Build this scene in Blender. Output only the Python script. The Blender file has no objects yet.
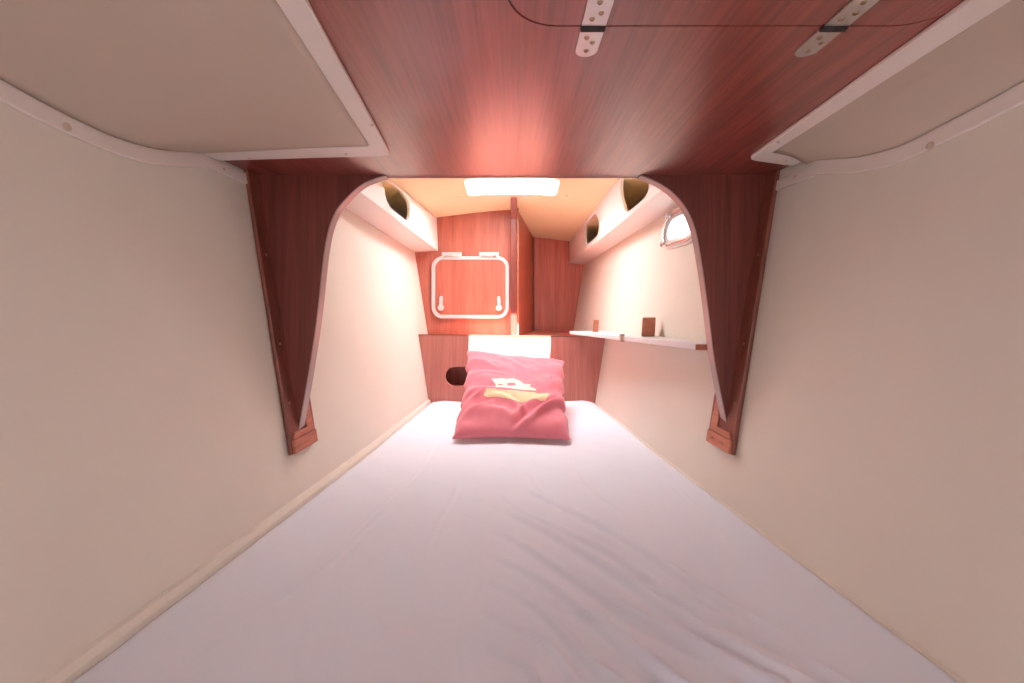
import bpy, bmesh, math, random
import numpy as np
from mathutils import Vector, Matrix, noise
random.seed(4)
C = bpy.context.scene
Z0 = 1.0                      # eye height; heights below are written relative to it
F = 430.0                     # focal length in pixels of the 1024 px frame
U, V0 = 512.0, 305.0

# ------------------------------------------------------------ helpers
def P(x, d, z): return Vector((x, d, z + Z0))
def on_z(px, py, z):          # where a sight line meets the level z
    d = z * F / (V0 - py)
    return P((px - U) * d / F, d, z)
def on_d(px, py, d): return P((px - U) * d / F, d, (V0 - py) * d / F)
def wx(d, z): return .5533 - .07 * d + .158 * z       # half width of the hull lining
def on_wall(px, py, off=0.0):
    a = abs(px - U) / F; b = (V0 - py) / F
    d = (.5533 - off) / (a + .07 - .158 * b)
    return P(math.copysign(a * d, px - U), d, b * d)
WN = {s: Vector((-s, -.07, .158)).normalized() for s in (-1, 1)}   # inward normals

def link(name, me, m=None, parent=None):
    o = bpy.data.objects.new(name, me)
    C.collection.objects.link(o)
    if m is not None:
        for k in (m if isinstance(m, (list, tuple)) else [m]): me.materials.append(k)
    if parent is not None:
        o.parent = parent
        bpy.context.view_layer.update()
        o.matrix_parent_inverse = parent.matrix_world.inverted()
    return o
def obj(name, bm, m=None, parent=None, smooth=False, bevel=0, seg=2):
    bmesh.ops.recalc_face_normals(bm, faces=bm.faces[:])
    me = bpy.data.meshes.new(name); bm.to_mesh(me); bm.free()
    if smooth: me.polygons.foreach_set('use_smooth', [True] * len(me.polygons))
    o = link(name, me, m, parent)
    if bevel:
        b = o.modifiers.new('bevel', 'BEVEL'); b.width = bevel; b.segments = seg
        b.limit_method = 'ANGLE'; b.angle_limit = math.radians(40)
    return o
def thing(name, label, cat, loc, group=None):
    o = bpy.data.objects.new(name, None); C.collection.objects.link(o)
    o.empty_display_size = .05; o.location = loc
    return tag(o, label, cat, group)
def tag(o, label, cat, group=None):
    o['label'] = label; o['category'] = cat
    if group: o['group'] = group
    return o
def struct(o, label=None):
    o['kind'] = 'structure'
    if label: o['label'] = label
    return o
def add_prism(bm, pts, vec):
    """closed slab: polygon pts pushed along vec"""
    a = [bm.verts.new(p) for p in pts]; b = [bm.verts.new(Vector(p) + Vector(vec)) for p in pts]
    n = len(pts)
    bm.faces.new(a); bm.faces.new(b[::-1])
    for i in range(n): bm.faces.new((a[i], b[i], b[(i + 1) % n], a[(i + 1) % n]))
    return bm
def prism(pts, vec): return add_prism(bmesh.new(), pts, vec)
def add_box(bm, lo, hi):
    v = bmesh.ops.create_cube(bm, size=1)['verts']
    for q in v:
        q.co = Vector([lo[k] + (q.co[k] + .5) * (hi[k] - lo[k]) for k in range(3)])
    return bm
def box(lo, hi): return add_box(bmesh.new(), lo, hi)
def add_ribbon(bm, A, B, vec):
    """closed slab between two polylines of the same count"""
    vec = Vector(vec); n = len(A)
    f = [[bm.verts.new(p) for p in L] for L in (A, B)]
    g = [[bm.verts.new(Vector(p) + vec) for p in L] for L in (A, B)]
    for i in range(n - 1):
        bm.faces.new((f[0][i], f[0][i+1], f[1][i+1], f[1][i]))
        bm.faces.new((g[0][i], g[1][i], g[1][i+1], g[0][i+1]))
        bm.faces.new((f[0][i], g[0][i], g[0][i+1], f[0][i+1]))
        bm.faces.new((f[1][i], f[1][i+1], g[1][i+1], g[1][i]))
    for i in (0, n - 1): bm.faces.new((f[0][i], f[1][i], g[1][i], g[0][i]))
    return bm
def smooth_line(pts, n=40):
    """Catmull-Rom through pts"""
    pts = [Vector(p) for p in pts]; out = []
    e = [2*pts[0]-pts[1]] + pts + [2*pts[-1]-pts[-2]]
    m = len(pts) - 1
    for k in range(n + 1):
        t = k / n * m; i = min(int(t), m - 1); t -= i
        a, b, c, d = e[i:i+4]
        out.append(.5 * ((2*b) + (c-a)*t + (2*a-5*b+4*c-d)*t*t + (3*b-a-3*c+d)*t**3))
    return out
def add_tube(bm, pts, r, closed=False, n=10, sx=1.0):
    pts = [Vector(p) for p in pts]; rings = []; N = len(pts)
    up = None
    for i, p in enumerate(pts):
        t = (pts[(i+1) % N] - pts[i-1]) if closed else (pts[min(i+1, N-1)] - pts[max(i-1, 0)])
        t.normalize()
        if up is None:
            up = Vector((0, 0, 1)) if abs(t.z) < .9 else Vector((1, 0, 0))
        a = t.cross(up)
        if a.length < 1e-4: a = t.cross(Vector((0, 1, 0)))
        a.normalize(); b = a.cross(t).normalized(); up = b
        rings.append([bm.verts.new(p + r*(math.cos(q)*a*sx + math.sin(q)*b)) for q in (2*math.pi*j/n for j in range(n))])
    for i in range(N if closed else N - 1):
        A, B = rings[i], rings[(i+1) % N]
        for j in range(n): bm.faces.new((A[j], A[(j+1) % n], B[(j+1) % n], B[j]))
    if not closed: bm.faces.new(rings[0][::-1]); bm.faces.new(rings[-1])
    return bm
def add_screw(bm, c, nrm, r=.003, h=.0015):
    """low domed screw head"""
    nrm = Vector(nrm).normalized(); c = Vector(c)
    a = nrm.orthogonal().normalized(); b = nrm.cross(a); prev = None
    for rr, hh in ((1, -.3), (1, .35), (.8, .8), (.45, 1.0)):
        ring = [bm.verts.new(c + nrm*h*hh + r*rr*(math.cos(t)*a + math.sin(t)*b)) for t in (2*math.pi*k/14 for k in range(14))]
        if prev:
            for k in range(14): bm.faces.new((prev[k], prev[(k+1) % 14], ring[(k+1) % 14], ring[k]))
        else: bm.faces.new(ring)
        prev = ring
    # sunk slot centre
    low = [bm.verts.new(v.co - nrm*h*.7) for v in prev]
    for k in range(14): bm.faces.new((prev[k], prev[(k+1) % 14], low[(k+1) % 14], low[k]))
    bm.faces.new(low)
    return bm
def screw(parent, c, nrm, m, r=.003): return obj('screw', add_screw(bmesh.new(), c, nrm, r), m, parent, smooth=False)
def cut(o, cutter_bm):
    """cut a hole for real and keep the result as plain mesh"""
    bmesh.ops.recalc_face_normals(cutter_bm, faces=cutter_bm.faces[:])
    me = bpy.data.meshes.new('c'); cutter_bm.to_mesh(me); cutter_bm.free()
    c = bpy.data.objects.new('c', me); C.collection.objects.link(c)
    md = o.modifiers.new('b', 'BOOLEAN'); md.operation = 'DIFFERENCE'; md.object = c; md.solver = 'EXACT'
    # make sure the cut is evaluated before any bevel
    if len(o.modifiers) > 1: o.modifiers.move(len(o.modifiers)-1, 0)
    bv = [(m.width, m.segments) for m in o.modifiers if m.type == 'BEVEL']
    for m in [m for m in o.modifiers if m.type == 'BEVEL']: o.modifiers.remove(m)
    bpy.context.view_layer.update()
    new = bpy.data.meshes.new_from_object(o.evaluated_get(bpy.context.evaluated_depsgraph_get()))
    o.modifiers.clear(); old = o.data; o.data = new; bpy.data.meshes.remove(old)
    bpy.data.objects.remove(c); bpy.data.meshes.remove(me)
    for w, s in bv:
        b = o.modifiers.new('bevel', 'BEVEL'); b.width = w; b.segments = s; b.limit_method = 'ANGLE'; b.angle_limit = math.radians(40)
def stadium(c, u, v, hl, hh, n=12):
    """rounded slot outline round c: half length hl along u, half height hh along v"""
    out = []
    for s in (1, -1):
        for k in range(n + 1):
            t = -math.pi/2 + math.pi*k/n
            out.append(c + u*s*((hl-hh) + hh*math.cos(t)) + v*s*hh*math.sin(t))
    return out
def rrect(c, u, v, hw, hh, r, n=8):
    out = []
    for sx, sy, a0 in ((1, 1, 0), (-1, 1, 90), (-1, -1, 180), (1, -1, 270)):
        for k in range(n + 1):
            t = math.radians(a0 + 90*k/n)
            out.append(c + u*(sx*(hw-r) + r*math.cos(t)) + v*(sy*(hh-r) + r*math.sin(t)))
    return out

# ------------------------------------------------------------ materials
def mat(name, col, rough=.5, metal=0, spec=.5, bump=0, bscale=200, coat=0, var=0, sheen=0, vscale=6):
    m = bpy.data.materials.new(name); m.use_nodes = True
    nt = m.node_tree; b = nt.nodes['Principled BSDF']; N = nt.nodes.new; L = nt.links.new
    b.inputs['Base Color'].default_value = (*col, 1); b.inputs['Roughness'].default_value = rough
    b.inputs['Metallic'].default_value = metal; b.inputs['Specular IOR Level'].default_value = spec
    b.inputs['Coat Weight'].default_value = coat; b.inputs['Sheen Weight'].default_value = sheen
    tc = N('ShaderNodeTexCoord')
    if var:
        n = N('ShaderNodeTexNoise'); n.inputs['Scale'].default_value = vscale; n.inputs['Detail'].default_value = 4
        r = N('ShaderNodeValToRGB')
        r.color_ramp.elements[0].position = .3; r.color_ramp.elements[1].position = .7
        r.color_ramp.elements[0].color = (*[c*(1-var) for c in col], 1); r.color_ramp.elements[1].color = (*[min(1, c*(1+var)) for c in col], 1)
        L(tc.outputs['Object'], n.inputs['Vector']); L(n.outputs['Fac'], r.inputs['Fac']); L(r.outputs['Color'], b.inputs['Base Color'])
    if bump:
        n = N('ShaderNodeTexNoise'); n.inputs['Scale'].default_value = bscale; n.inputs['Detail'].default_value = 3
        bp = N('ShaderNodeBump'); bp.inputs['Strength'].default_value = bump; bp.inputs['Distance'].default_value = .001
        L(tc.outputs['Object'], n.inputs['Vector']); L(n.outputs['Fac'], bp.inputs['Height']); L(bp.outputs['Normal'], b.inputs['Normal'])
    return m
def wood(name, dark, light, axis, rough=.35, coat=.2, scale=1.0, spec=.5):
    m = bpy.data.materials.new(name); m.use_nodes = True
    nt = m.node_tree; b = nt.nodes['Principled BSDF']; N = nt.nodes.new; L = nt.links.new
    tc = N('ShaderNodeTexCoord'); mp = N('ShaderNodeMapping')
    s = [34*scale]*3; s['xyz'.index(axis)] = 1.6*scale
    mp.inputs['Scale'].default_value = s
    n1 = N('ShaderNodeTexNoise'); n1.inputs['Scale'].default_value = 1; n1.inputs['Detail'].default_value = 6; n1.inputs['Roughness'].default_value = .6; n1.inputs['Distortion'].default_value = .4
    mp2 = N('ShaderNodeMapping'); s2 = [230*scale]*3; s2['xyz'.index(axis)] = 7*scale; mp2.inputs['Scale'].default_value = s2
    n2 = N('ShaderNodeTexNoise'); n2.inputs['Scale'].default_value = 1; n2.inputs['Detail'].default_value = 3
    mx = N('ShaderNodeMath'); mx.operation = 'MULTIPLY_ADD'; mx.inputs[1].default_value = .42
    ml = N('ShaderNodeMath'); ml.operation = 'MULTIPLY'; ml.inputs[1].default_value = .62
    r = N('ShaderNodeValToRGB'); e = r.color_ramp.elements
    e[0].position = .36; e[1].position = .68; e[0].color = (*dark, 1); e[1].color = (*light, 1)
    L(tc.outputs['Object'], mp.inputs['Vector']); L(tc.outputs['Object'], mp2.inputs['Vector'])
    L(mp.outputs['Vector'], n1.inputs['Vector']); L(mp2.outputs['Vector'], n2.inputs['Vector'])
    L(n1.outputs['Fac'], ml.inputs[0]); L(n2.outputs['Fac'], mx.inputs[0]); L(ml.outputs[0], mx.inputs[2])
    L(mx.outputs[0], r.inputs['Fac']); L(r.outputs['Color'], b.inputs['Base Color'])
    bp = N('ShaderNodeBump'); bp.inputs['Strength'].default_value = .08; bp.inputs['Distance'].default_value = .001
    L(n2.outputs['Fac'], bp.inputs['Height']); L(bp.outputs['Normal'], b.inputs['Normal'])
    b.inputs['Roughness'].default_value = rough; b.inputs['Coat Weight'].default_value = coat; b.inputs['Coat Roughness'].default_value = rough*.62
    b.inputs['Specular IOR Level'].default_value = spec
    return m
M = {}
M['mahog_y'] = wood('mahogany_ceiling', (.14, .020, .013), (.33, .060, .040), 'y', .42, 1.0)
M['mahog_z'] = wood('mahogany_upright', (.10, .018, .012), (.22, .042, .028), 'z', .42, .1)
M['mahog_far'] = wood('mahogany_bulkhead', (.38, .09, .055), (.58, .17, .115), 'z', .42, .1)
M['mahog_board'] = wood('mahogany_footboard', (.40, .125, .09), (.56, .20, .16), 'z', .5, .1)
M['mahog_edge'] = wood('mahogany_edge', (.14, .035, .022), (.28, .08, .05), 'z', .4, .1)
M['block'] = wood('mahogany_block', (.36, .11, .06), (.60, .22, .13), 'y', .4, .2)
M['vinyl'] = mat('cream_vinyl', (.75, .68, .595), .62, bump=.12, bscale=260, var=.02)
M['liner'] = mat('headliner_vinyl', (.54, .43, .35), .6, bump=.12, bscale=260, var=.02)
M['plastic'] = mat('off_white_plastic', (.78, .68, .63), .45, var=.02)
M['gelcoat'] = mat('warm_ceiling_paint', (.90, .80, .52), .4, var=.02)
M['locker'] = mat('white_locker_laminate', (.84, .80, .77), .4)
M['lining'] = mat('bare_plywood_lining', (.85, .52, .22), .7, var=.1, vscale=20)
M['sheet'] = mat('white_cotton_sheet', (.81, .83, .93), .85, spec=.2, bump=.25, bscale=900, sheen=.1)
M['cushion'] = mat('red_cotton', (.76, .21, .26), .85, spec=.2, bump=.3, bscale=1200, sheen=.3)
M['print_w'] = mat('cream_print', (.86, .76, .66), .8)
M['print_g'] = mat('beige_print', (.80, .62, .38), .8)
M['chrome'] = mat('dull_chrome', (.78, .77, .76), .25, metal=1)
M['steel'] = mat('brushed_steel', (.62, .60, .58), .35, metal=1, bump=.2, bscale=300)
M['dark'] = mat('dark_rubber', (.02, .012, .01), .7)
M['white'] = mat('white_laminate', (.97, .97, .97), .35)
M['alu'] = mat('painted_frame', (.60, .57, .56), .35)
M['shelf'] = mat('pale_grey_shelf', (.78, .78, .80), .45)
M['edge'] = mat('rose_grey_edging', (.42, .30, .28), .4)
M['brass'] = mat('old_brass', (.42, .30, .20), .4, metal=1)
M['cap'] = mat('beige_screw_cap', (.60, .46, .36), .5)
g = bpy.data.materials.new('clear_pane'); g.use_nodes = True; nt = g.node_tree
for n in list(nt.nodes):
    if n.type == 'BSDF_PRINCIPLED': nt.nodes.remove(n)
tr = nt.nodes.new('ShaderNodeBsdfTransparent'); gl = nt.nodes.new('ShaderNodeBsdfGlossy'); gl.inputs['Roughness'].default_value = .05
mx = nt.nodes.new('ShaderNodeMixShader'); mx.inputs[0].default_value = .06
nt.links.new(tr.outputs[0], mx.inputs[1]); nt.links.new(gl.outputs[0], mx.inputs[2])
nt.links.new(mx.outputs[0], nt.nodes['Material Output'].inputs[0]); M['glass'] = g

# ------------------------------------------------------------ depths of the place
BED = -.41; HC = .269; DB = .89; DA = 2.0; DR = 2.49; DF = 1.85; TH = .022
def bz(d):                    # berth top: a little higher toward the viewer, lower at the foot
    d = np.asarray(d, float)
    return BED + .028*np.clip((1.28-d)/.85, 0, 1)**1.2 - .008*np.clip((d-1.4)/.45, 0, 1)
def zc(x, d): return .442 + .083*(2.0 - d) - .13*(math.sqrt(x*x+.008)-.0894)            # cambered deck head beyond the arch

# ------------------------------------------------------------ hull linings, floor, ceilings
def wall(side, name, lbl):
    bm = bmesh.new()
    q = []
    for d, z in ((-.55, -.50), (2.56, -.50), (2.56, .60), (-.55, .60)):
        q.append(P(side*wx(d, z), d, z))
    add_prism(bm, q, WN[side] * -.02)
    o = obj(name, bm, M['vinyl']); return struct(o, lbl)
wl = wall(-1, 'wall_left', 'cream vinyl lined hull side on the left of the berth')
wr = wall(1, 'wall_right', 'cream vinyl lined hull side on the right of the berth')
o = obj('floor', prism([P(-wx(-.55, -.5)-.01, -.55, -.505), P(wx(-.55, -.5)+.01, -.55, -.505), P(wx(2.56, -.5)+.01, 2.56, -.505), P(-wx(2.56, -.5)-.01, 2.56, -.505)], (0, 0, -.02)), M['block']); struct(o)
rw = obj('wall_rear_light_mask', prism([P(-wx(-.55, -.5), -.57, -.5), P(-wx(-.55, HC), -.57, HC-.001), P(wx(-.55, HC), -.57, HC-.001), P(wx(-.55, -.5), -.57, -.5)], (0, .018, 0)), M['mahog_z'])  # unseen wall, added so less light from behind reaches ceiling and upper hull
struct(rw, 'unseen bulkhead added behind the viewer, its low opening shaped to dim the ceiling')
cut(rw, prism(rrect(P(.04, -.60, -.155), Vector((1, 0, 0)), Vector((0, 0, 1)), .44, .29, .12), (0, .1, 0)))
# near ceiling of varnished mahogany
cw = obj('ceiling_near', prism([P(-wx(-.55, HC), -1.0, HC), P(wx(-.55, HC), -1.0, HC), P(wx(DB, HC), DB, HC), P(-wx(DB, HC), DB, HC)], (0, 0, .018)), M['mahog_y'])
struct(cw, 'varnished mahogany ceiling over the near end of the berth')
LID_C = P(.204, .168, HC)
cut(cw, prism(rrect(LID_C + Vector((0, 0, -.02)), Vector((1, 0, 0)), Vector((0, 1, 0)), .209, .2475, .048), (0, 0, .06)))
obj('veneer_joint', box(P(.0115, .44, HC-.0002), P(.0122, DB-.001, HC+.001)), M['mahog_edge'], cw)
# far ceiling
bm = bmesh.new(); nx, nd = 24, 12; G = []
for up in (0, .02):
    G.append([[bm.verts.new(P(x, d, zc(x, d) + up)) for x in np.linspace(-.52, .52, nx)] for d in np.linspace(DB+.0, 2.54, nd)])
for i in range(nd-1):
    for j in range(nx-1):
        bm.faces.new((G[0][i][j], G[0][i+1][j], G[0][i+1][j+1], G[0][i][j+1])); bm.faces.new((G[1][i][j], G[1][i][j+1], G[1][i+1][j+1], G[1][i+1][j]))
for i in range(nd-1):
    for j in (0, nx-1): bm.faces.new((G[0][i][j], G[0][i+1][j], G[1][i+1][j], G[1][i][j]))
for j in range(nx-1):
    for i in (0, nd-1): bm.faces.new((G[0][i][j], G[0][i][j+1], G[1][i][j+1], G[1][i][j]))
cf = obj('ceiling_far', bm, M['gelcoat']); struct(cf, 'warm cream deckhead beyond the arch')
q = [P(-wx(-1, .6)-.03, -1.0, .601), P(wx(-1, .6)+.03, -1.0, .601), P(wx(.912, .6)+.03, .912, .601), P(-wx(.912, .6)-.03, .912, .601)]
struct(obj('ceiling_leak_cover', prism(q, (0, 0, .02)), M['gelcoat']), 'unseen deck slab added above the near ceiling to stop light leaks')  # unseen slab, added to stop light leaking round the lid and ceiling edges
# hatch
hx, h0, h1 = .178, 1.585, 1.768
hu = Vector((1, 0, 0)); hv = Vector((0, 1, -.083)).normalized()
hc = P(0, (h0+h1)/2, zc(0, (h0+h1)/2) - .001)
cut(cf, prism(rrect(hc + Vector((0, 0, -.06)), hu, hv, hx, (h1-h0)/2, .03), (0, 0, .14)))
bm = bmesh.new()
outer = rrect(hc, hu, hv, hx + .016, (h1-h0)/2 + .016, .042); inner = rrect(hc, hu, hv, hx - .003, (h1-h0)/2 - .003, .028)
def frame_ring(bm, A, B, vec):
    n = len(A); vec = Vector(vec)
    f = [[bm.verts.new(p) for p in A], [bm.verts.new(p) for p in B]]; g_ = [[bm.verts.new(p + vec) for p in A], [bm.verts.new(p + vec) for p in B]]
    for i in range(n):
        j = (i+1) % n
        bm.faces.new((f[0][i], f[0][j], f[1][j], f[1][i])); bm.faces.new((g_[0][i], g_[1][i], g_[1][j], g_[0][j]))
        bm.faces.new((f[0][i], g_[0][i], g_[0][j], f[0][j])); bm.faces.new((f[1][i], f[1][j], g_[1][j], g_[1][i]))
    return bm
w1 = obj('window_1', frame_ring(bm, [p + Vector((0, 0, -.006)) for p in outer], [p + Vector((0, 0, -.006)) for p in inner], (0, 0, .05)), M['locker'], None, False)
struct(w1, 'bright square deck hatch in the far ceiling')
obj('pane', prism(rrect(hc + Vector((0, 0, .030)), hu, hv, hx-.003, (h1-h0)/2-.003, .028), (0, 0, .006)), M['glass'], w1)
for px, py in ((458, 196), (567, 198)):
    d = 1.76 if px < 500 else 1.745
    x = (px-U)*d/F; screw(cf, P(x, d, zc(x, d)), (0, 0, -1), M['brass'], .004)

# ------------------------------------------------------------ arched bulkhead
aL = [(385, 177), (374, 178.6), (362, 184), (349, 195), (334, 214), (325, 245), (317.5, 310), (313.5, 340), (307, 381), (298, 431)]
aR = [(641, 177), (652, 179.3), (663, 185), (675, 194), (687, 209), (696, 231), (703, 269), (709, 314), (714, 355), (720, 388), (729, 431)]
def apts(L):
    p = [on_d(a, b, DB) for a, b in L]; p[0].z = HC + Z0
    return smooth_line(p, 40)
cL, cR = apts(aL), apts(aR)
def wedge(side, z, off=.0): return P(side*(wx(DB+.01, z)-off), DB, z)
zl, zr = cL[-1].z - Z0, cR[-1].z - Z0
poly = [wedge(-1, zl)] + [wedge(-1, .5)] + [P(x, DB, zc(x, DB+.01)) for x in np.linspace(-.48, .48, 13)] + [wedge(1, .5), wedge(1, zr)] + cR[::-1] + cL
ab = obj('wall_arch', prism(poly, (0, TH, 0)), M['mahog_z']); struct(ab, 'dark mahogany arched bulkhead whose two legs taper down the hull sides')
for cv, sgn in ((cL, 1), (cR, -1)):
    inn = []
    for i, p in enumerate(cv):
        t = cv[min(i+1, len(cv)-1)] - cv[max(i-1, 0)]; n_ = Vector((-t.z, 0, t.x)).normalized()
        if n_.x * sgn < 0 and abs(n_.x) > .2 or n_.z > .5: n_ = -n_
        inn.append(p + n_*.0022)
    A = [p + Vector((0, -.0005, 0)) for p in cv]; B = [p + Vector((0, -.0005, 0)) for p in inn]
    e_ = obj('edge_trim', add_ribbon(bmesh.new(), A, B, (0, TH+.001, 0)), M['edge'], ab)

# hull battens carrying the legs
def batten(side, lbl):
    d0, d1 = DB-.034, DB+.060; zb, zt = -.300, HC-.001; n = WN[side]
    t = thing('hull_batten', lbl, 'batten', P(side*wx(d0, zb), d0, zb), 'hull battens behind the arch legs')
    q = [P(side*wx(d, z), d, z) + n*.0005 for d, z in ((d0, zb), (d1, zb), (d1, zt), (d0, zt))]
    obj('plank', prism(q, n*.009), M['mahog_edge'], t, bevel=.002)
    q = [P(side*wx(d, z), d, z) + n*.0097 for d, z in ((d0+.002, zb), (d1-.006, zb), (d1-.006, zb+.027), (d0+.002, zb+.027))]
    bl = obj('end_block', prism(q, n*.006), M['block'], t, bevel=.002)
    for d in (d0+.028, d1-.028):
        screw(bl, P(side*wx(d, zb+.0135), d, zb+.0135) + n*.0158, n, M['brass'], .003)
    for z in (.10, -.08, -.20):
        screw(t, P(side*wx(DB-.018, z), DB-.018, z) + n*.0096, n, M['brass'], .0028)
    # wedge filler the leg stands on
    z1 = zb + .028
    q = [P(side*wx(d, z), d, z) + n*.0097 for d, z in ((d0+.006, z1), (d1-.010, z1), (d1-.018, z1+.075), (DB+.026, z1+.075), (DB+.024, z1+.012), (d0+.012, z1+.012))]
    obj('foot_wedge', prism(q, n*.004), M['block'], t, bevel=.001)
batten(-1, 'dark mahogany batten screwed to the left hull side under the arch leg')
batten(1, 'dark mahogany batten screwed to the right hull side under the arch leg')

# ------------------------------------------------------------ far bulkheads
def zs(x, d): return zc(x, d) + .003
A_ = lambda x, z: P(x, DA, z)
def bulk(name, x0, x1, d0, d1, lbl, wallside=0):
    pts = []
    n = 8
    top = [(x0 + (x1-x0)*k/n, d0 + (d1-d0)*k/n) for k in range(n+1)]
    if wallside == -1:
        pts = [P(-wx(d0, -.5), d0, -.5), P(-wx(d0, .35), d0, .35)] + [P(x, d, zs(x, d)) for x, d in top] + [P(x1, d1, -.5)]
    elif wallside == 1:
        pts = [P(x0, d0, -.5)] + [P(x, d, zs(x, d)) for x, d in top] + [P(wx(d1, .33), d1, .33), P(wx(d1, -.5), d1, -.5)]
    else:
        pts = [P(x0, d0, -.5)] + [P(x, d, zs(x, d)) for x, d in top] + [P(x1, d1, -.5)]
    o = obj(name, prism(pts, (0, .018, 0) if wallside else (-.018, .004, 0)), M['mahog_far']); return struct(o, lbl)
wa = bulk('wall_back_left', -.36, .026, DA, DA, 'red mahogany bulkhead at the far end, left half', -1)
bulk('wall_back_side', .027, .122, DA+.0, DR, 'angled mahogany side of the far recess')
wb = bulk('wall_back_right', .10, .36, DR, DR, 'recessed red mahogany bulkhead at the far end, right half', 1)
# upright trim on the edge of the left bulkhead
t = thing('upright_trim', 'narrow mahogany post on the edge of the far left bulkhead, beside the framed door', 'post', P(.008, 1.83, -.15))
bm = bmesh.new(); x0, x1 = -.006, .022
add_prism(bm, [P(x0, 1.815, zc(0, 1.815)-.001), P(x0, DA-.001, zc(0, DA)-.001), P(x0, DA-.001, -.165), P(x0, 1.93, -.165), P(x0, 1.93, zc(0, 1.93)-.06)], (x1-x0, 0, 0))
obj('post', bm, M['mahog_z'], t, bevel=.003)
obj('bead', box(P(.0225, 1.945, -.165), P(.030, DA-.001, zc(.03, DA)-.002)), M['block'], t, bevel=.003)
t = tag(obj('corner_bead', box(P(.122, DR-.014, -.1499), P(.132, DR-.0005, zc(.13, DR)-.001)), M['mahog_edge'], None, bevel=.003),
        'thin dark vertical bead in the corner of the far recess', 'moulding')

# footboard
bd = thing('footboard', 'low red mahogany board across the foot of the berth with a slot hole', 'board', P(0, DF, -.42))
pts = [P(-wx(DF, -.45), DF, -.45), P(-wx(DF, -.129), DF, -.129), P(wx(DF, -.140)+.003, DF, -.140), P(wx(DF, -.45), DF, -.45)]
pn = obj('panel', prism(pts, (0, .018, 0)), M['mahog_board'], bd)
cut(pn, prism(stadium(P(-.20, DF-.03, -.308), Vector((1, 0, 0)), Vector((0, 0, 1)), .088, .041), (0, .08, 0)))
obj('top_edge', prism([P(-.402, DF-.001, -.1288), P(.402, DF-.001, -.1388), P(.402, DF-.001, -.1368), P(-.402, DF-.001, -.1268)], (0, .020, 0)), M['mahog_edge'], bd)
# ledge behind the footboard
q = [P(-wx(DF, -.15), DF+.019, -.150), P(wx(DF, -.15), DF+.019, -.150), P(wx(DR, -.15), DR-.001, -.150), P(.10, DR-.001, -.150), P(.024, DA-.001, -.150), P(-wx(DA, -.15), DA-.001, -.150)]
tag(obj('ledge', prism(q, (0, 0, -.012)), M['mahog_far']), 'mahogany ledge behind the footboard', 'ledge')
# ------------------------------------------------------------ framed locker door on the far bulkhead
c = on_d(470.5, 287.5, DA-.002); U_, V_ = Vector((1, 0, 0)), Vector((0, 0, 1))
t = thing('locker_door', 'mahogany locker door in a rounded pale metal frame on the far bulkhead', 'door', c - V_*.145)
obj('door_panel', prism(rrect(c, U_, V_, .170, .135, .042), (0, -.006, 0)), M['mahog_far'], t)
bm = frame_ring(bmesh.new(), rrect(c, U_, V_, .180, .144, .052), rrect(c, U_, V_, .163, .127, .037), (0, -.012, 0))
obj('frame', bm, M['alu'], t, bevel=.004, seg=3)
for px in (452, 489):
    h = on_d(px, 255.5, DA-.003)
    bm = bmesh.new(); add_box(bm, h + Vector((-.046, -.014, -.012)), h + Vector((.046, 0, .014)))
    hg = obj('hinge', bm, M['alu'], t, bevel=.003)
    bm = bmesh.new(); add_tube(bm, [h + Vector((-.034, -.016, -.004)), h + Vector((.034, -.016, -.004))], .004); obj('pin', bm, M['steel'], hg, True)
for px, lean in ((441, .0015), (499, -.0015)):
    b = on_d(px, 306, DA-.0085)
    bm = bmesh.new(); add_prism(bm, stadium(b + Vector((0, -.0005, .012)), Vector((lean*30, 0, 1)).normalized(), Vector((1, 0, 0)), .034, .008), (0, -.007, 0))
    ky = obj('latch', bm, M['alu'], t, bevel=.002)
    add = add_tube(bmesh.new(), [b + Vector((0, -.001, -.008)), b + Vector((0, -.012, -.008))], .0145, n=20); obj('knob', add, M['alu'], ky, bevel=.003)

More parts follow.
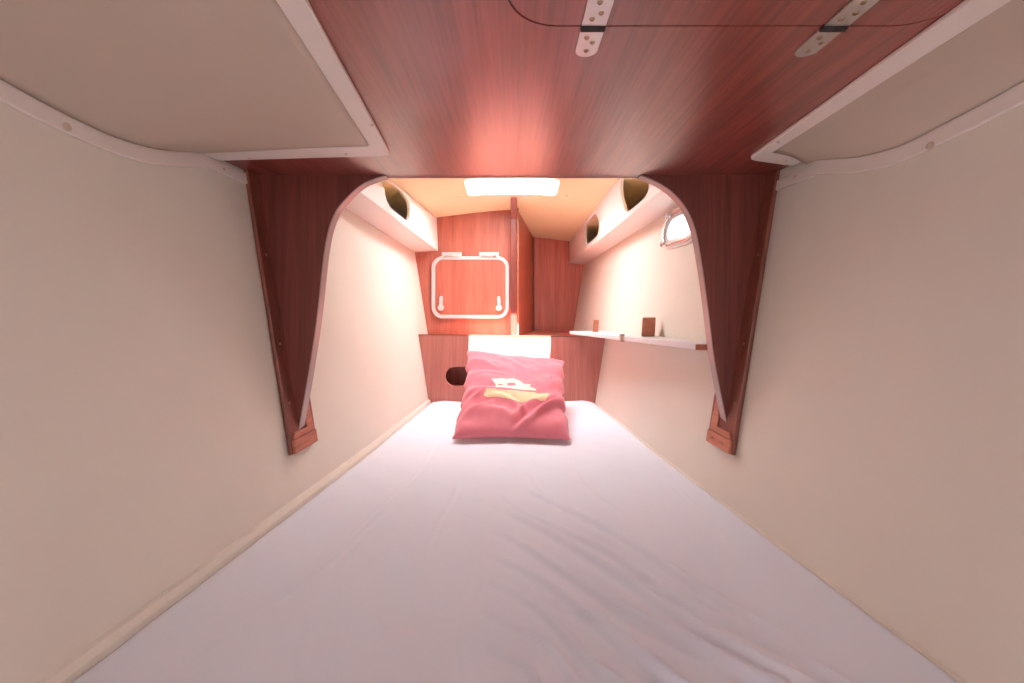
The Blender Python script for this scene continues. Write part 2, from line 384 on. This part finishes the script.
# ------------------------------------------------------------ overhead lockers along the hull
def overhead(side, d_far, far_top, far_bot, near_top, near_bot, holes, lbl):
    """face edges given as (x, d, z) far and at a nearer point, run on to the arch"""
    dn = DB + TH + .004
    def ext(a, b, d): k = (d - a[1]) / (b[1] - a[1]); return P(a[0] + (b[0]-a[0])*k, d, a[2] + (b[2]-a[2])*k)
    def top(a, b, d):
        v = ext(a, b, d); v.z = zc(v.x, d) + Z0 - .002; return v
    dF = d_far - .001
    Tf, Tn, Bf, Bn = top(far_top, near_top, dF), top(far_top, near_top, dn), ext(far_bot, near_bot, dF), ext(far_bot, near_bot, dn)
    wallpt = lambda B: P(side*(wx(B.y, B.z-Z0-.008)-.001), B.y, B.z-Z0-.008)
    Wf, Wn = wallpt(Bf), wallpt(Bn)
    t = thing('overhead_locker', lbl, 'locker', (Wn+Wf)/2, 'open-fronted lockers under the far ceiling')
    k = Vector((side*.010, 0, 0))
    fc = obj('front_panel', prism([Tf, Tn, Bn, Bf], k), M['locker'], t)
    cb = bmesh.new()
    for dh, hl, hh in holes:
        a, b = top(far_top, near_top, dh), ext(far_bot, near_bot, dh)
        a2, b2 = top(far_top, near_top, dh+.1), ext(far_bot, near_bot, dh+.1)
        cc = (a*.5+b*.5); uu = ((a2+b2)/2 - cc).normalized(); vv = (a-b).normalized()
        add_prism(cb, stadium(cc - k*3, uu, vv, hl, hh), k*7)
    fb = bmesh.new(); fb.from_mesh(fc.data); bmesh.ops.triangulate(fb, faces=fb.faces[:]); bmesh.ops.recalc_face_normals(fb, faces=fb.faces[:]); fb.to_mesh(fc.data); fb.free()
    cut(fc, cb); print('FC', len(fc.data.vertices))
    obj('bottom_panel', prism([Bf, Bn, Wn, Wf], (0, 0, -.008)), M['locker'], t, bevel=.001)
    # bare plywood inside: back along the hull and floor
    up = Vector((0, 0, .004)); off = Vector((-side*.003, 0, 0))
    hz = lambda w: P(side*(wx(w.y, .37)-.004), w.y, .37 + .06*(DA-w.y))
    q = [Bf + up + k*1.2, Bn + up + k*1.2, Wn + up + off, Wf + up + off]
    ln = obj('lining', prism(q, (0, 0, .003)), M['lining'], t)
    q = [Wf + up*2 + off*1.3, Wn + up*2 + off*1.3, hz(Wn), hz(Wf)]
    obj('lining', prism(q, (-side*.003, 0, 0)), M['lining'], t)
overhead(-1, DA, (-.349, 2.0, 0), (-.344, 2.0, .260), (-.418, 1.537, 0), (-.419, 1.2, .321), [(1.49, .125, .056)],
         'white open-fronted locker along the left hull with one oval opening')
overhead(1, DR, (.332, 2.49, 0), (.332, 2.49, .250), (.372, 1.537, 0), (.415, 1.22, .325), [(1.98, .135, .050), (1.40, .125, .060)],
         'white open-fronted locker along the right hull with two oval openings')

# ------------------------------------------------------------ portlight
pc = P(wx(1.265, .232), 1.265, .232); pu = Vector((-.07, 1, 0)).normalized(); pv = WN[1].cross(pu).normalized()
if pv.z < 0: pv = -pv
n = WN[1]
cut(wr, prism(stadium(pc + n*.03, pu, pv, .098, .042, 16), n*-.09))
w2 = obj('window_2', frame_ring(bmesh.new(), stadium(pc + n*.0003, pu, pv, .122, .063, 20), stadium(pc + n*.0003, pu, pv, .096, .040, 20), n*.006), M['locker'], None, bevel=.002)
struct(w2, 'oval portlight in a white and chrome frame high on the right hull side')
bm = bmesh.new(); add_tube(bm, stadium(pc + n*.010, pu, pv, .106, .050, 20), .005, closed=True); obj('chrome_ring', bm, M['chrome'], w2, True)
bm = frame_ring(bmesh.new(), stadium(pc + n*-.004, pu, pv, .102, .046, 20), stadium(pc + n*-.004, pu, pv, .088, .034, 20), n*.010); obj('inner_frame', bm, M['steel'], w2)
obj('pane', prism(stadium(pc, pu, pv, .092, .038, 16), n*.004), M['glass'], w2)
for sv in (-1, 1):
    hpos = pc + pu*.080 + pv*sv*.046 + n*.014
    bm = bmesh.new(); add_tube(bm, [hpos - pu*.012, hpos + pu*.012], .008, n=14); dg = obj('dog', bm, M['chrome'], w2, True)
    bm = bmesh.new(); add_tube(bm, [hpos, hpos + n*.009, hpos + n*.011 - pv*sv*.012], .0035); obj('lever', bm, M['steel'], dg, True)

# ------------------------------------------------------------ shelf on the right with two wooden blocks
def sz(d): return -.086 - (d-.95)*.033         # its top follows the sheer
t = thing('wall_shelf', 'narrow pale grey shelf along the right hull side', 'shelf', P(.42, 1.2, -.12))
d0, d1 = .945, DF-.002
q = [P(.41, d0, sz(d0)), P(.248, d1+.001, sz(d1)+.004), P(wx(d1, sz(d1))-.001, d1+.001, sz(d1)+.004), P(wx(d0, sz(d0))-.001, d0, sz(d0))]
q[3].x = q[3].x - .002
obj('plank', prism(q, (0, 0, -.013)), M['shelf'], t, bevel=.001)
q = [P(.40, d0-.007, sz(d0)-.0005), P(.448, d0-.007, sz(d0)-.0005), P(.448, d0-.0003, sz(d0)-.0005), P(.408, d0-.0003, sz(d0)-.0005)]
obj('end_cap', prism(q, (0, 0, -.012)), M['block'], t)
jb = on_d(622, 335, 1.42); 
d = 1.33; fx = .41 + (.248-.41)*(d-d0)/(d1-d0)
obj('joint_clip', box(P(fx-.007, d-.008, sz(d)-.015), P(fx+.006, d+.008, sz(d)+.010)), M['cap'], t, bevel=.002)
def wblock(px, d, w, h, lbl, th=.011):
    x = (px-U)*d/F; z = sz(d)+.0018
    o = obj('wooden_block', prism([P(x-w/2, d, z), P(x+w/2, d+.006, z), P(x+w/2+.003, d+.006, z+h), P(x-w/2+.004, d, z+h)], (.002, th, 0)), M['block'], None, bevel=.003)
    tag(o, lbl, 'wood block')
wblock(648.5, 1.30, .043, .058, 'larger upright mahogany block standing on the grey shelf, nearer the arch')
wblock(595.5, 1.70, .023, .050, 'smaller upright mahogany block at the far end of the grey shelf')

# ------------------------------------------------------------ access lid with strap hinges
t = thing('access_lid', 'rounded mahogany access lid in the near ceiling with two strap hinges', 'lid', P(.199, .165, HC))
obj('panel', prism(rrect(LID_C, Vector((1, 0, 0)), Vector((0, 1, 0)), .207, .2455, .046), (0, 0, .014)), M['mahog_y'], t)
for x, r in ((.078, 0), (.310, 0)):
    hz_ = HC - .0006; yc = .4145
    bm = bmesh.new()
    for s in (1, -1):
        cc = P(x, yc + s*.0265, hz_)
        pts = [P(x-.0115, yc + s*.004, hz_), P(x+.0115, yc + s*.004, hz_)] + [P(x + .0115*math.cos(a), yc + s*(.036 + .0115*math.sin(a)), hz_) for a in (math.pi*k/10 for k in range(11))]
        add_prism(bm, pts, (0, 0, -.002))
    hg = obj('hinge', bm, M['steel'], t)
    obj('knuckle', add_tube(bmesh.new(), [P(x-.0115, yc, hz_-.001), P(x+.0115, yc, hz_-.001)], .0038, n=12), M['dark'], hg, True)
    for s in (1, -1):
        for dx, dy in ((-.0035, .014), (.0035, .022), (-.0005, .036)):
            screw(hg, P(x+dx, yc+s*dy, hz_-.002), (0, 0, -1), M['brass'], .0026)

# ------------------------------------------------------------ headliner panels with their white frames
ZT = .263
def line_at(a, b, d): k = (d-a.y)/(b.y-a.y); return a + (b-a)*k
def arc_z(L, d):
    for a, b in zip(L, L[1:]):
        if (a.y-d)*(b.y-d) <= 0: return (a + (b-a)*((d-a.y)/(b.y-a.y+1e-9))).z - Z0
    return L[-1].z - Z0
def headliner(side, oN, oC, iN, iC, ffi, ffo, rib_top, rib_bot, short_top, short_bot, lbl, lbl2, caps):
    a0, a1 = on_z(*oN, ZT), on_z(*oC, ZT); b0, b1 = on_z(*iN, ZT), on_z(*iC, ZT)
    fi, fo = on_z(*ffi, ZT), on_z(*ffo, ZT)
    # flush cut-off where the frame meets the hull lining
    for v in (fi, fo):
        if abs(v.x) > wx(v.y, ZT)-.004: v.x = side*(wx(v.y, ZT)-.004)
    nd_ = -.45
    an, bn = line_at(a0, a1, nd_), line_at(b0, b1, nd_)
    def rnd(p, c, q, r, n=6):
        u = (p-c).normalized(); v = (q-c).normalized(); s, e = c+u*r, c+v*r
        return [s*(1-k)**2 + c*2*k*(1-k) + e*k*k for k in (j/n for j in range(n+1))]
    t = thing('headliner_panel', lbl, 'ceiling panel', (a1+fi)/2 + Vector((0, -.2, 0)), 'framed vinyl panels beside the near ceiling')
    pts = [an] + rnd(a0, a1, fo, .018) + [fo, fi] + rnd(fi, b1, b0, .010)  + [bn]
    fr = obj('frame', prism(pts, (0, 0, HC-ZT-.0003)), M['plastic'], t, bevel=.0015)
    # ribbon on the hull side
    rt = smooth_line([on_wall(*p) for p in rib_top], 40); rb = smooth_line([on_wall(*p) for p in rib_bot], 40)
    s0, s1 = rt[0], rb[0]
    zrib = [v.z - Z0 for v in rt]
    # continue past the frame of the photo
    dS, zS = s0.y, s0.z - Z0; ext_t = []
    for d in np.linspace(.12, dS-.022, 14):
        k = (d-.12)/(dS-.12); z = (HC-.004)*(1-k*k) + zS*k*k; ext_t.append(P(side*wx(d, z), d, z))
    RT = smooth_line(ext_t + [rt[k] for k in range(0, 41, 3)], 70)
    RB = []
    for k, p in enumerate(RT):
        tg = (RT[min(k+1, 70)] - RT[max(k-1, 0)]).normalized(); dn_ = tg.cross(WN[side]).normalized()
        if dn_.z > 0: dn_ = -dn_
        RB.append(p + dn_*.0235)
    wn = WN[side]
    t2 = thing('edging_strip', lbl2, 'edging', (RT[35]+RB[35])/2, 'curved edging strips on the hull sides')
    obj('strip', add_ribbon(bmesh.new(), [p + wn*.0006 for p in RT], [p + wn*.0006 for p in RB], wn*.005), M['plastic'], t2, bevel=.0015)
    q = [on_wall(*p) + wn*.0006 for p in (short_top[0], short_top[1], short_bot[1], short_bot[0])]
    obj('end_strip', prism(q, wn*.0045), M['plastic'], t2, bevel=.001)
    # vinyl surface between frame and strip, sagging to the strip
    bm = bmesh.new(); rows = []; nd2, nu = 60, 30
    dF_ = (b1.y + fi.y)/2
    top = []
    for i in range(nd2+1):
        d = .0 + (b1.y+.002)*i/nd2 if False else -.30 + (b1.y + .30)*i/nd2
        xi = line_at(b0, b1, d).x
        row = []
        for j in range(nu+1):
            u = j/nu
            dd = d + (fi.y - b1.y)*u*(max(0, (d+.3)/(b1.y+.3)))
            za = arc_z(RT, dd) if dd > .125 else HC-.004
            xo = side*(wx(dd, za) - .0055)
            x = xi + (xo-xi)*u
            s = max(0, (u-.25)/.75)**2
            z = (ZT+.0015)*(1-s) + min(ZT+.0015, za+.0005)*s
            row.append(bm.verts.new(P(x, dd, z)))
        rows.append(row)
    for i in range(nd2):
        for j in range(nu):
            bm.faces.new((rows[i][j], rows[i+1][j], rows[i+1][j+1], rows[i][j+1]))
    bmesh.ops.recalc_face_normals(bm, faces=bm.faces[:])
    o = obj('vinyl', bm, M['liner'], t, True)
    sd = o.modifiers.new('thick', 'SOLIDIFY'); sd.thickness = .003; sd.offset = -1 if o.data.polygons[0].normal.z < 0 else 1
    for kind, px, py in caps:
        if kind == 'w': screw(t2, on_wall(px, py, .006), wn, M['cap'], .0052)
        elif kind == 's': screw(t2, on_wall(px, py, .0055), wn, M['cap'], .003)
        else: screw(t, on_z(px, py, ZT), (0, 0, -1), M['cap'], .0026)
headliner(-1, (305, 0), (391, 156), (275, 0), (370, 147), (199, 153), (214, 161),
    [(-2, 81), (40, 104), (80, 124), (115, 139), (150, 149), (185, 152.5), (208, 154)],
    [(-2, 102), (40, 126), (80, 146), (115, 158), (150, 165.5), (185, 167), (205, 164)],
    [(203, 157), (246, 174)], [(200, 165), (246, 184.5)],
    'beige vinyl ceiling panel in a white frame, at the left of the mahogany ceiling',
    'white curved edging strip along the top of the left hull side',
    [('w', 67, 127), ('s', 224, 169), ('z', 249, 158), ('z', 346, 154), ('z', 372, 125)])
headliner(1, (973, 0), (748, 160), (1013, 0), (771, 153.5), (826, 160), (812, 166.5),
    [(1026, 83), (990, 103), (953, 122), (906, 145.5), (864, 157), (835, 159.5), (815, 161)],
    [(1026, 107), (985, 134), (940, 156), (890, 169), (849, 173), (830, 173), (815, 172)],
    [(824, 163), (777, 182)], [(817, 176), (778, 191)],
    'beige vinyl ceiling panel in a white frame, at the right of the mahogany ceiling',
    'white curved edging strip along the top of the right hull side',
    [('w', 930, 146), ('s', 795, 177), ('z', 778, 142), ('z', 786, 161)])

# ------------------------------------------------------------ base trims along the berth
for side, nm in ((-1, 'baseboard_left'), (1, 'baseboard_right')):
    w = .009 if side < 0 else .004
    dz = .001 if side < 0 else -.013
    bm = bmesh.new(); rings = []
    for d in list(np.linspace(-.5, 1.84, 24)) + [DF-.002]:
        zz = float(bz(d)) + dz
        rings.append([bm.verts.new(P(side*(wx(d, z)-.0005-a), d, z)) for a, z in ((0, zz+.012), (w*.6, zz+.010), (w, zz+.002), (w, zz-.05), (0, zz-.05))])
    for ra, rb_ in zip(rings, rings[1:]):
        for k in range(5): bm.faces.new((ra[k], rb_[k], rb_[(k+1) % 5], ra[(k+1) % 5]))
    bm.faces.new(rings[0]); bm.faces.new(rings[-1][::-1])
    struct(obj(nm, bm, M['vinyl'], None, smooth=False))

# ------------------------------------------------------------ fitted sheet over the mattress
folds = [  # (px0,py0,px1,py1,height mm,width mm)
 (535, 490, 700, 585, 4.0, 12), (512, 500, 640, 575, 3.0, 10), (508, 512, 760, 655, 5.0, 13), (508, 540, 785, 690, 6.0, 12),
 (505, 560, 700, 690, 5.0, 11), (500, 585, 640, 690, 5.0, 9), (498, 610, 590, 690, 4.0, 8), (520, 470, 560, 500, 2, 10),
 (560, 600, 660, 665, 4.0, 8), (600, 560, 820, 672, 3.0, 12), (497, 640, 540, 690, 3.5, 7), (430, 560, 455, 480, 1.3, 9),
 (505, 480, 505, 440, 1.2, 10), (350, 640, 480, 600, 1.2, 12), (300, 600, 320, 690, 1.2, 14), (480, 560, 470, 660, 1.6, 10),
 (170, 683, 350, 545, 2.2, 7), (350, 545, 425, 460, 1.6, 7), (625, 418, 690, 500, 1.8, 7), (600, 402, 650, 445, 1.5, 6), (560, 455, 610, 500, 1.5, 9)]
def seg_pts(a, b, c_, d_):
    out = []
    for px, py in ((a, b), (c_, d_)):
        z = BED
        for _ in range(12): v = on_z(px, py, z); z = float(bz(v.y))
        out.append((v.x, v.y))
    return out
ny, nxs = 420, 300
D_ = np.linspace(-.45, DF-.004, ny)[:, None] * np.ones((1, nxs))
uu = np.linspace(-1, 1, nxs)[None, :] * np.ones((ny, 1))
hw = (.5533 - .07*D_ + .158*(bz(D_)-.01))
X_ = uu*hw; X_ = np.where(uu < 0, uu*(hw-.0095), uu*(hw-.003))
Zs = bz(D_).copy()
for f_ in folds:
    (ax, ay), (bx, by) = seg_pts(*f_[:4]); h, w = f_[4]/1000*(1.45 if f_[4] > 2.4 else .6), f_[5]/1000*(.55 if f_[4] > 2.4 else .45)
    L2 = (bx-ax)**2 + (by-ay)**2; L = math.sqrt(L2)
    t_ = ((X_-ax)*(bx-ax) + (D_-ay)*(by-ay))/L2; s_ = ((X_-ax)*(by-ay) - (D_-ay)*(bx-ax))/L
    s_ = s_ + .010*np.sin(t_*5 + h*900) ; env = np.clip(t_+.12, 0, None)**.5*np.exp(-np.clip(t_-1.0, 0, None)**2*8)*np.exp(-np.clip(-t_, 0, None)**2*60)
    sp = 1 + .3*np.clip(t_, 0, 1.4)
    env = np.minimum(env, 1.1)
    Zs += h*env*(np.exp(-(s_/(w*sp))**2) - .6*np.exp(-((s_-1.7*w*sp)/(w*1.1*sp))**2))
Zs += .0025*np.sin(X_*9+D_*4)*np.sin(D_*7+1)*(1-uu**6)
Zs += .0007*np.sin(X_*60+D_*25)*np.sin(D_*31-X_*14)
# rounded edges and a slight lift toward the foot at the sides
edge = np.clip((1-np.abs(uu))*hw/.016, 0, 1); Zs -= .007*(1-np.sqrt(1-(1-edge)**2))
Zs += .012*np.clip((D_-1.55)/.3, 0, 1)**2*np.clip(np.abs(uu), 0, 1)**2*np.clip(1-((np.abs(uu)-.85)/.15), 0, 1)
me = bpy.data.meshes.new('fitted_sheet')
vt = np.stack([X_, D_, Zs + Z0], -1).reshape(-1, 3)
bot = vt.copy(); bot[:, 2] = Z0 - .503
idx = np.arange(ny*nxs).reshape(ny, nxs)
fc = np.stack([idx[:-1, :-1], idx[:-1, 1:], idx[1:, 1:], idx[1:, :-1]], -1).reshape(-1, 4).tolist()
# skirt down to the berth base
rim = list(idx[0, :]) + list(idx[1:, -1]) + list(idx[-1, -2::-1]) + list(idx[-2:0:-1, 0])
base = len(vt); rv = np.array([[vt[i][0]*(.5533 - .07*vt[i][1] - .158*.505 - .008)/(.5533 - .07*vt[i][1] + .158*bz(vt[i][1])), vt[i][1], Z0-.503] for i in rim])
for k in range(len(rim)):
    k2 = (k+1) % len(rim); fc.append([int(rim[k2]), int(rim[k]), base+k, base+k2])
fc.append([base+k for k in range(len(rim))])
me.from_pydata(np.vstack([vt, rv]).tolist(), [], fc); me.update()
me.polygons.foreach_set('use_smooth', [True]*(len(me.polygons)-1) + [False])
tag(link('fitted_sheet', me, M['sheet']), 'wrinkled white fitted sheet stretched over the tapering berth mattress', 'bed sheet')

# ------------------------------------------------------------ cushion
BL, BR = on_z(452, 439, BED+.014), on_z(571, 440.5, BED+.014)
TL = on_d(467, 351, 1.725); TR = on_d(564.5, 361.5, 1.735)
def cush(u, v, side):
    """u, v in 0..1 across and up; side +1 the printed face"""
    p = (BL*(1-u) + BR*u)*(1-v) + (TL*(1-u) + TR*u)*v
    ex = (TR-TL).normalized(); ey = ((TL+TR)/2 - (BL+BR)/2).normalized(); nn = ex.cross(ey).normalized()
    if nn.z < 0: nn = -nn
    a, b = 2*u-1, 2*v-1
    # edges pulled in between the corners
    p = p - ex*a*.014*(1-b*b)*abs(a) - ey*b*.016*(1-a*a)*abs(b)
    prof = max(0, (1-a**4))**.5 * max(0, (1-b**4))**.5
    th = .062*prof**.85
    w = 0
    if side > 0:
        e_l = math.exp(-u/.22); e_r = math.exp(-(1-u)/.22)
        w += .008*e_l*math.sin(v*34 + u*6) + .007*e_r*math.sin(v*27 - u*9 + 1)
        for (u0, v0, u1, v1, h, wd) in CF:
            L2 = (u1-u0)**2 + (v1-v0)**2; t_ = ((u-u0)*(u1-u0) + (v-v0)*(v1-v0))/L2
            s_ = ((u-u0)*(v1-v0) - (v-v0)*(u1-u0))/math.sqrt(L2) + .02*math.sin(t_*4)
            tt = max(0, abs(t_-.5)-.4)
            w += 1.35*h*(math.exp(-(s_/wd)**2) - .5*math.exp(-((s_+1.6*wd)/wd)**2))*math.exp(-(tt/.15)**2)
        w += .005*noise.noise(Vector((u*6, v*6, 3))) + .002*noise.noise(Vector((u*18, v*14, 7)))
        w *= min(1, prof*1.7)
    p = p - ex*(.004*math.sin(v*31)+.002*math.sin(v*57))*(abs(a)**6)*(1 if a > 0 else -1)*(1-b**6)
    return p + nn*(side*(th*(.62 if side > 0 else .38)) + w)
CF = [(.55, .02, .95, .34, .009, .028), (.66, .08, 1.0, .42, .006, .022), (.50, .10, .76, .36, .006, .03), (.02, .10, .30, .28, .007, .03), (.0, .34, .38, .42, .006, .028),
      (.0, .78, .30, .70, .005, .025), (.05, .60, .40, .62, .003, .02), (.2, .18, .5, .14, .005, .04), (.30, .34, .60, .20, .005, .03), (.0, .2, .18, .38, .005, .02), (.85, .60, 1.0, .66, .005, .02), (.35, .85, .6, .70, .003, .03)]
NC = 90; bm = bmesh.new(); grid = {}
for side in (1, -1):
    for i in range(NC+1):
        for j in range(NC+1):
            if side < 0 and (i in (0, NC) or j in (0, NC)): grid[side, i, j] = grid[1, i, j]; continue
            p = cush(i/NC, j/NC, side)
            lim = Z0 + BED + .0055
            if p.z < lim: p.z = lim
            if p.y > DF - .008: p.y = DF - .008
            grid[side, i, j] = bm.verts.new(p)
for side in (1, -1):
    for i in range(NC):
        for j in range(NC):
            q = [grid[side, i, j], grid[side, i+1, j], grid[side, i+1, j+1], grid[side, i, j+1]]
            bm.faces.new(q if side > 0 else q[::-1])
cu = obj('cushion', bm, M['cushion'], None, True)
tag(cu, 'square red cotton cushion with a cream motor yacht print leaning on the footboard', 'cushion')
bm = bmesh.new()
def seam(L): return [cush(a, b, 1) + Vector((0, -.001, .0006)) for a, b in L]
# yacht print: outlines in cushion pixels turned to u,v
def uv(px, py):
    v = .5; u = .5
    for _ in range(30):
        q = cush(u, v, 1); d = q.y; x = U + q.x*F/d; y = V0 - (q.z-Z0)*F/d
        u += (px-x)/110; v -= (py-y)/85
        u = min(1, max(0, u)); v = min(1, max(0, v))
    return u, v
def decal(poly, m, name, lift=.0007, holes=()):
    """fill a px polygon on the cushion surface with a fine draped mesh"""
    ps = [uv(*p) for p in poly]; hs = [[uv(*p) for p in h] for h in holes]
    bm = bmesh.new()
    f = bm.faces.new([bm.verts.new((a, b, 0)) for a, b in ps])
    for a0 in range(2):
        lo = min(p[a0] for p in ps); hi = max(p[a0] for p in ps); n_ = int((hi-lo)*90)+1
        for k in range(1, n_):
            co = [0, 0, 0]; co[a0] = lo + (hi-lo)*k/n_; no = [0, 0, 0]; no[a0] = 1
            bmesh.ops.bisect_plane(bm, geom=bm.verts[:] + bm.edges[:] + bm.faces[:], plane_co=co, plane_no=no)
    kill = []
    for f in bm.faces:
        c_ = f.calc_center_median()
        for h in hs:
            x0, x1 = min(p[0] for p in h), max(p[0] for p in h); y0, y1 = min(p[1] for p in h), max(p[1] for p in h)
            if x0 < c_.x < x1 and y0 < c_.y < y1: kill.append(f)
    bmesh.ops.delete(bm, geom=kill, context='FACES')
    for v_ in bm.verts:
        a, b = v_.co.x, v_.co.y; e = .01
        n_ = (cush(a+e, b, 1)-cush(a-e, b, 1)).cross(cush(a, b+e, 1)-cush(a, b-e, 1)).normalized()
        v_.co = cush(a, b, 1) + n_*lift
    bmesh.ops.recalc_face_normals(bm, faces=bm.faces[:])
    me = bpy.data.meshes.new(name); bm.to_mesh(me); bm.free()
    o = link(name, me, m, cu)
    s = o.modifiers.new('t', 'SOLIDIFY'); s.thickness = .0004; s.offset = 0
    return o
o = decal([(486.5, 388), (518, 390.8), (550, 394), (545.5, 400.8), (541, 401.2), (512, 399.5), (483.5, 395.5)], M['print_g'], 'yacht_hull_print')
o['label'] = 'beige yacht hull print'
o = decal([(491, 379), (503, 378.5), (515, 379), (519, 380.5), (524, 384), (531, 384.8), (529, 386.3), (536, 389.5), (535.5, 391), (515, 389), (495, 386.8), (496, 385)], M['print_w'], 'yacht_cabin_print',
      holes=([(498, 383.6), (503, 385)], [(507, 383.6), (516, 385.8)]))
o['label'] = 'cream yacht superstructure print'

# ------------------------------------------------------------ light
w = bpy.data.worlds.new('World'); C.world = w; w.use_nodes = True
bg = w.node_tree.nodes['Background']; bg.inputs[0].default_value = (1.0, .97, .99, 1); bg.inputs[1].default_value = 3.0
def area(name, loc, rot, sx, sy, e, col):
    l = bpy.data.lights.new(name, 'AREA'); l.shape = 'RECTANGLE'; l.size = sx; l.size_y = sy; l.energy = e; l.color = col
    o = bpy.data.objects.new(name, l); C.collection.objects.link(o); o.location = loc; o.rotation_euler = rot; return o
area('skylight_over_hatch', hc + Vector((0, 0, .06)), (math.radians(-4.7), 0, 0), hx*2, h1-h0, 9.3, (.94, .97, 1.0))
sun = bpy.data.lights.new('sun', 'SUN'); sun.energy = 165; sun.angle = .009; sun.color = (.97, 1, 1)
so = bpy.data.objects.new('sun', sun); C.collection.objects.link(so); so.location = P(0, 1, 4)
so.rotation_euler = Vector((-.045, 1, -3.0)).to_track_quat('-Z', 'Y').to_euler()

# ------------------------------------------------------------ camera
cam = bpy.data.cameras.new('Camera'); co = bpy.data.objects.new('Camera', cam); C.collection.objects.link(co)
co.location = (0, 0, Z0); co.rotation_euler = (math.radians(90), 0, 0)
cam.sensor_width = 36; cam.lens = 36*F/1024; cam.shift_y = -(341.5-V0)/1024; cam.clip_start = .01
C.camera = co
vs = C.view_settings; vs.view_transform = 'Standard'; vs.look = 'None'; vs.gamma = 1; vs.use_curve_mapping = False; vs.exposure = .20
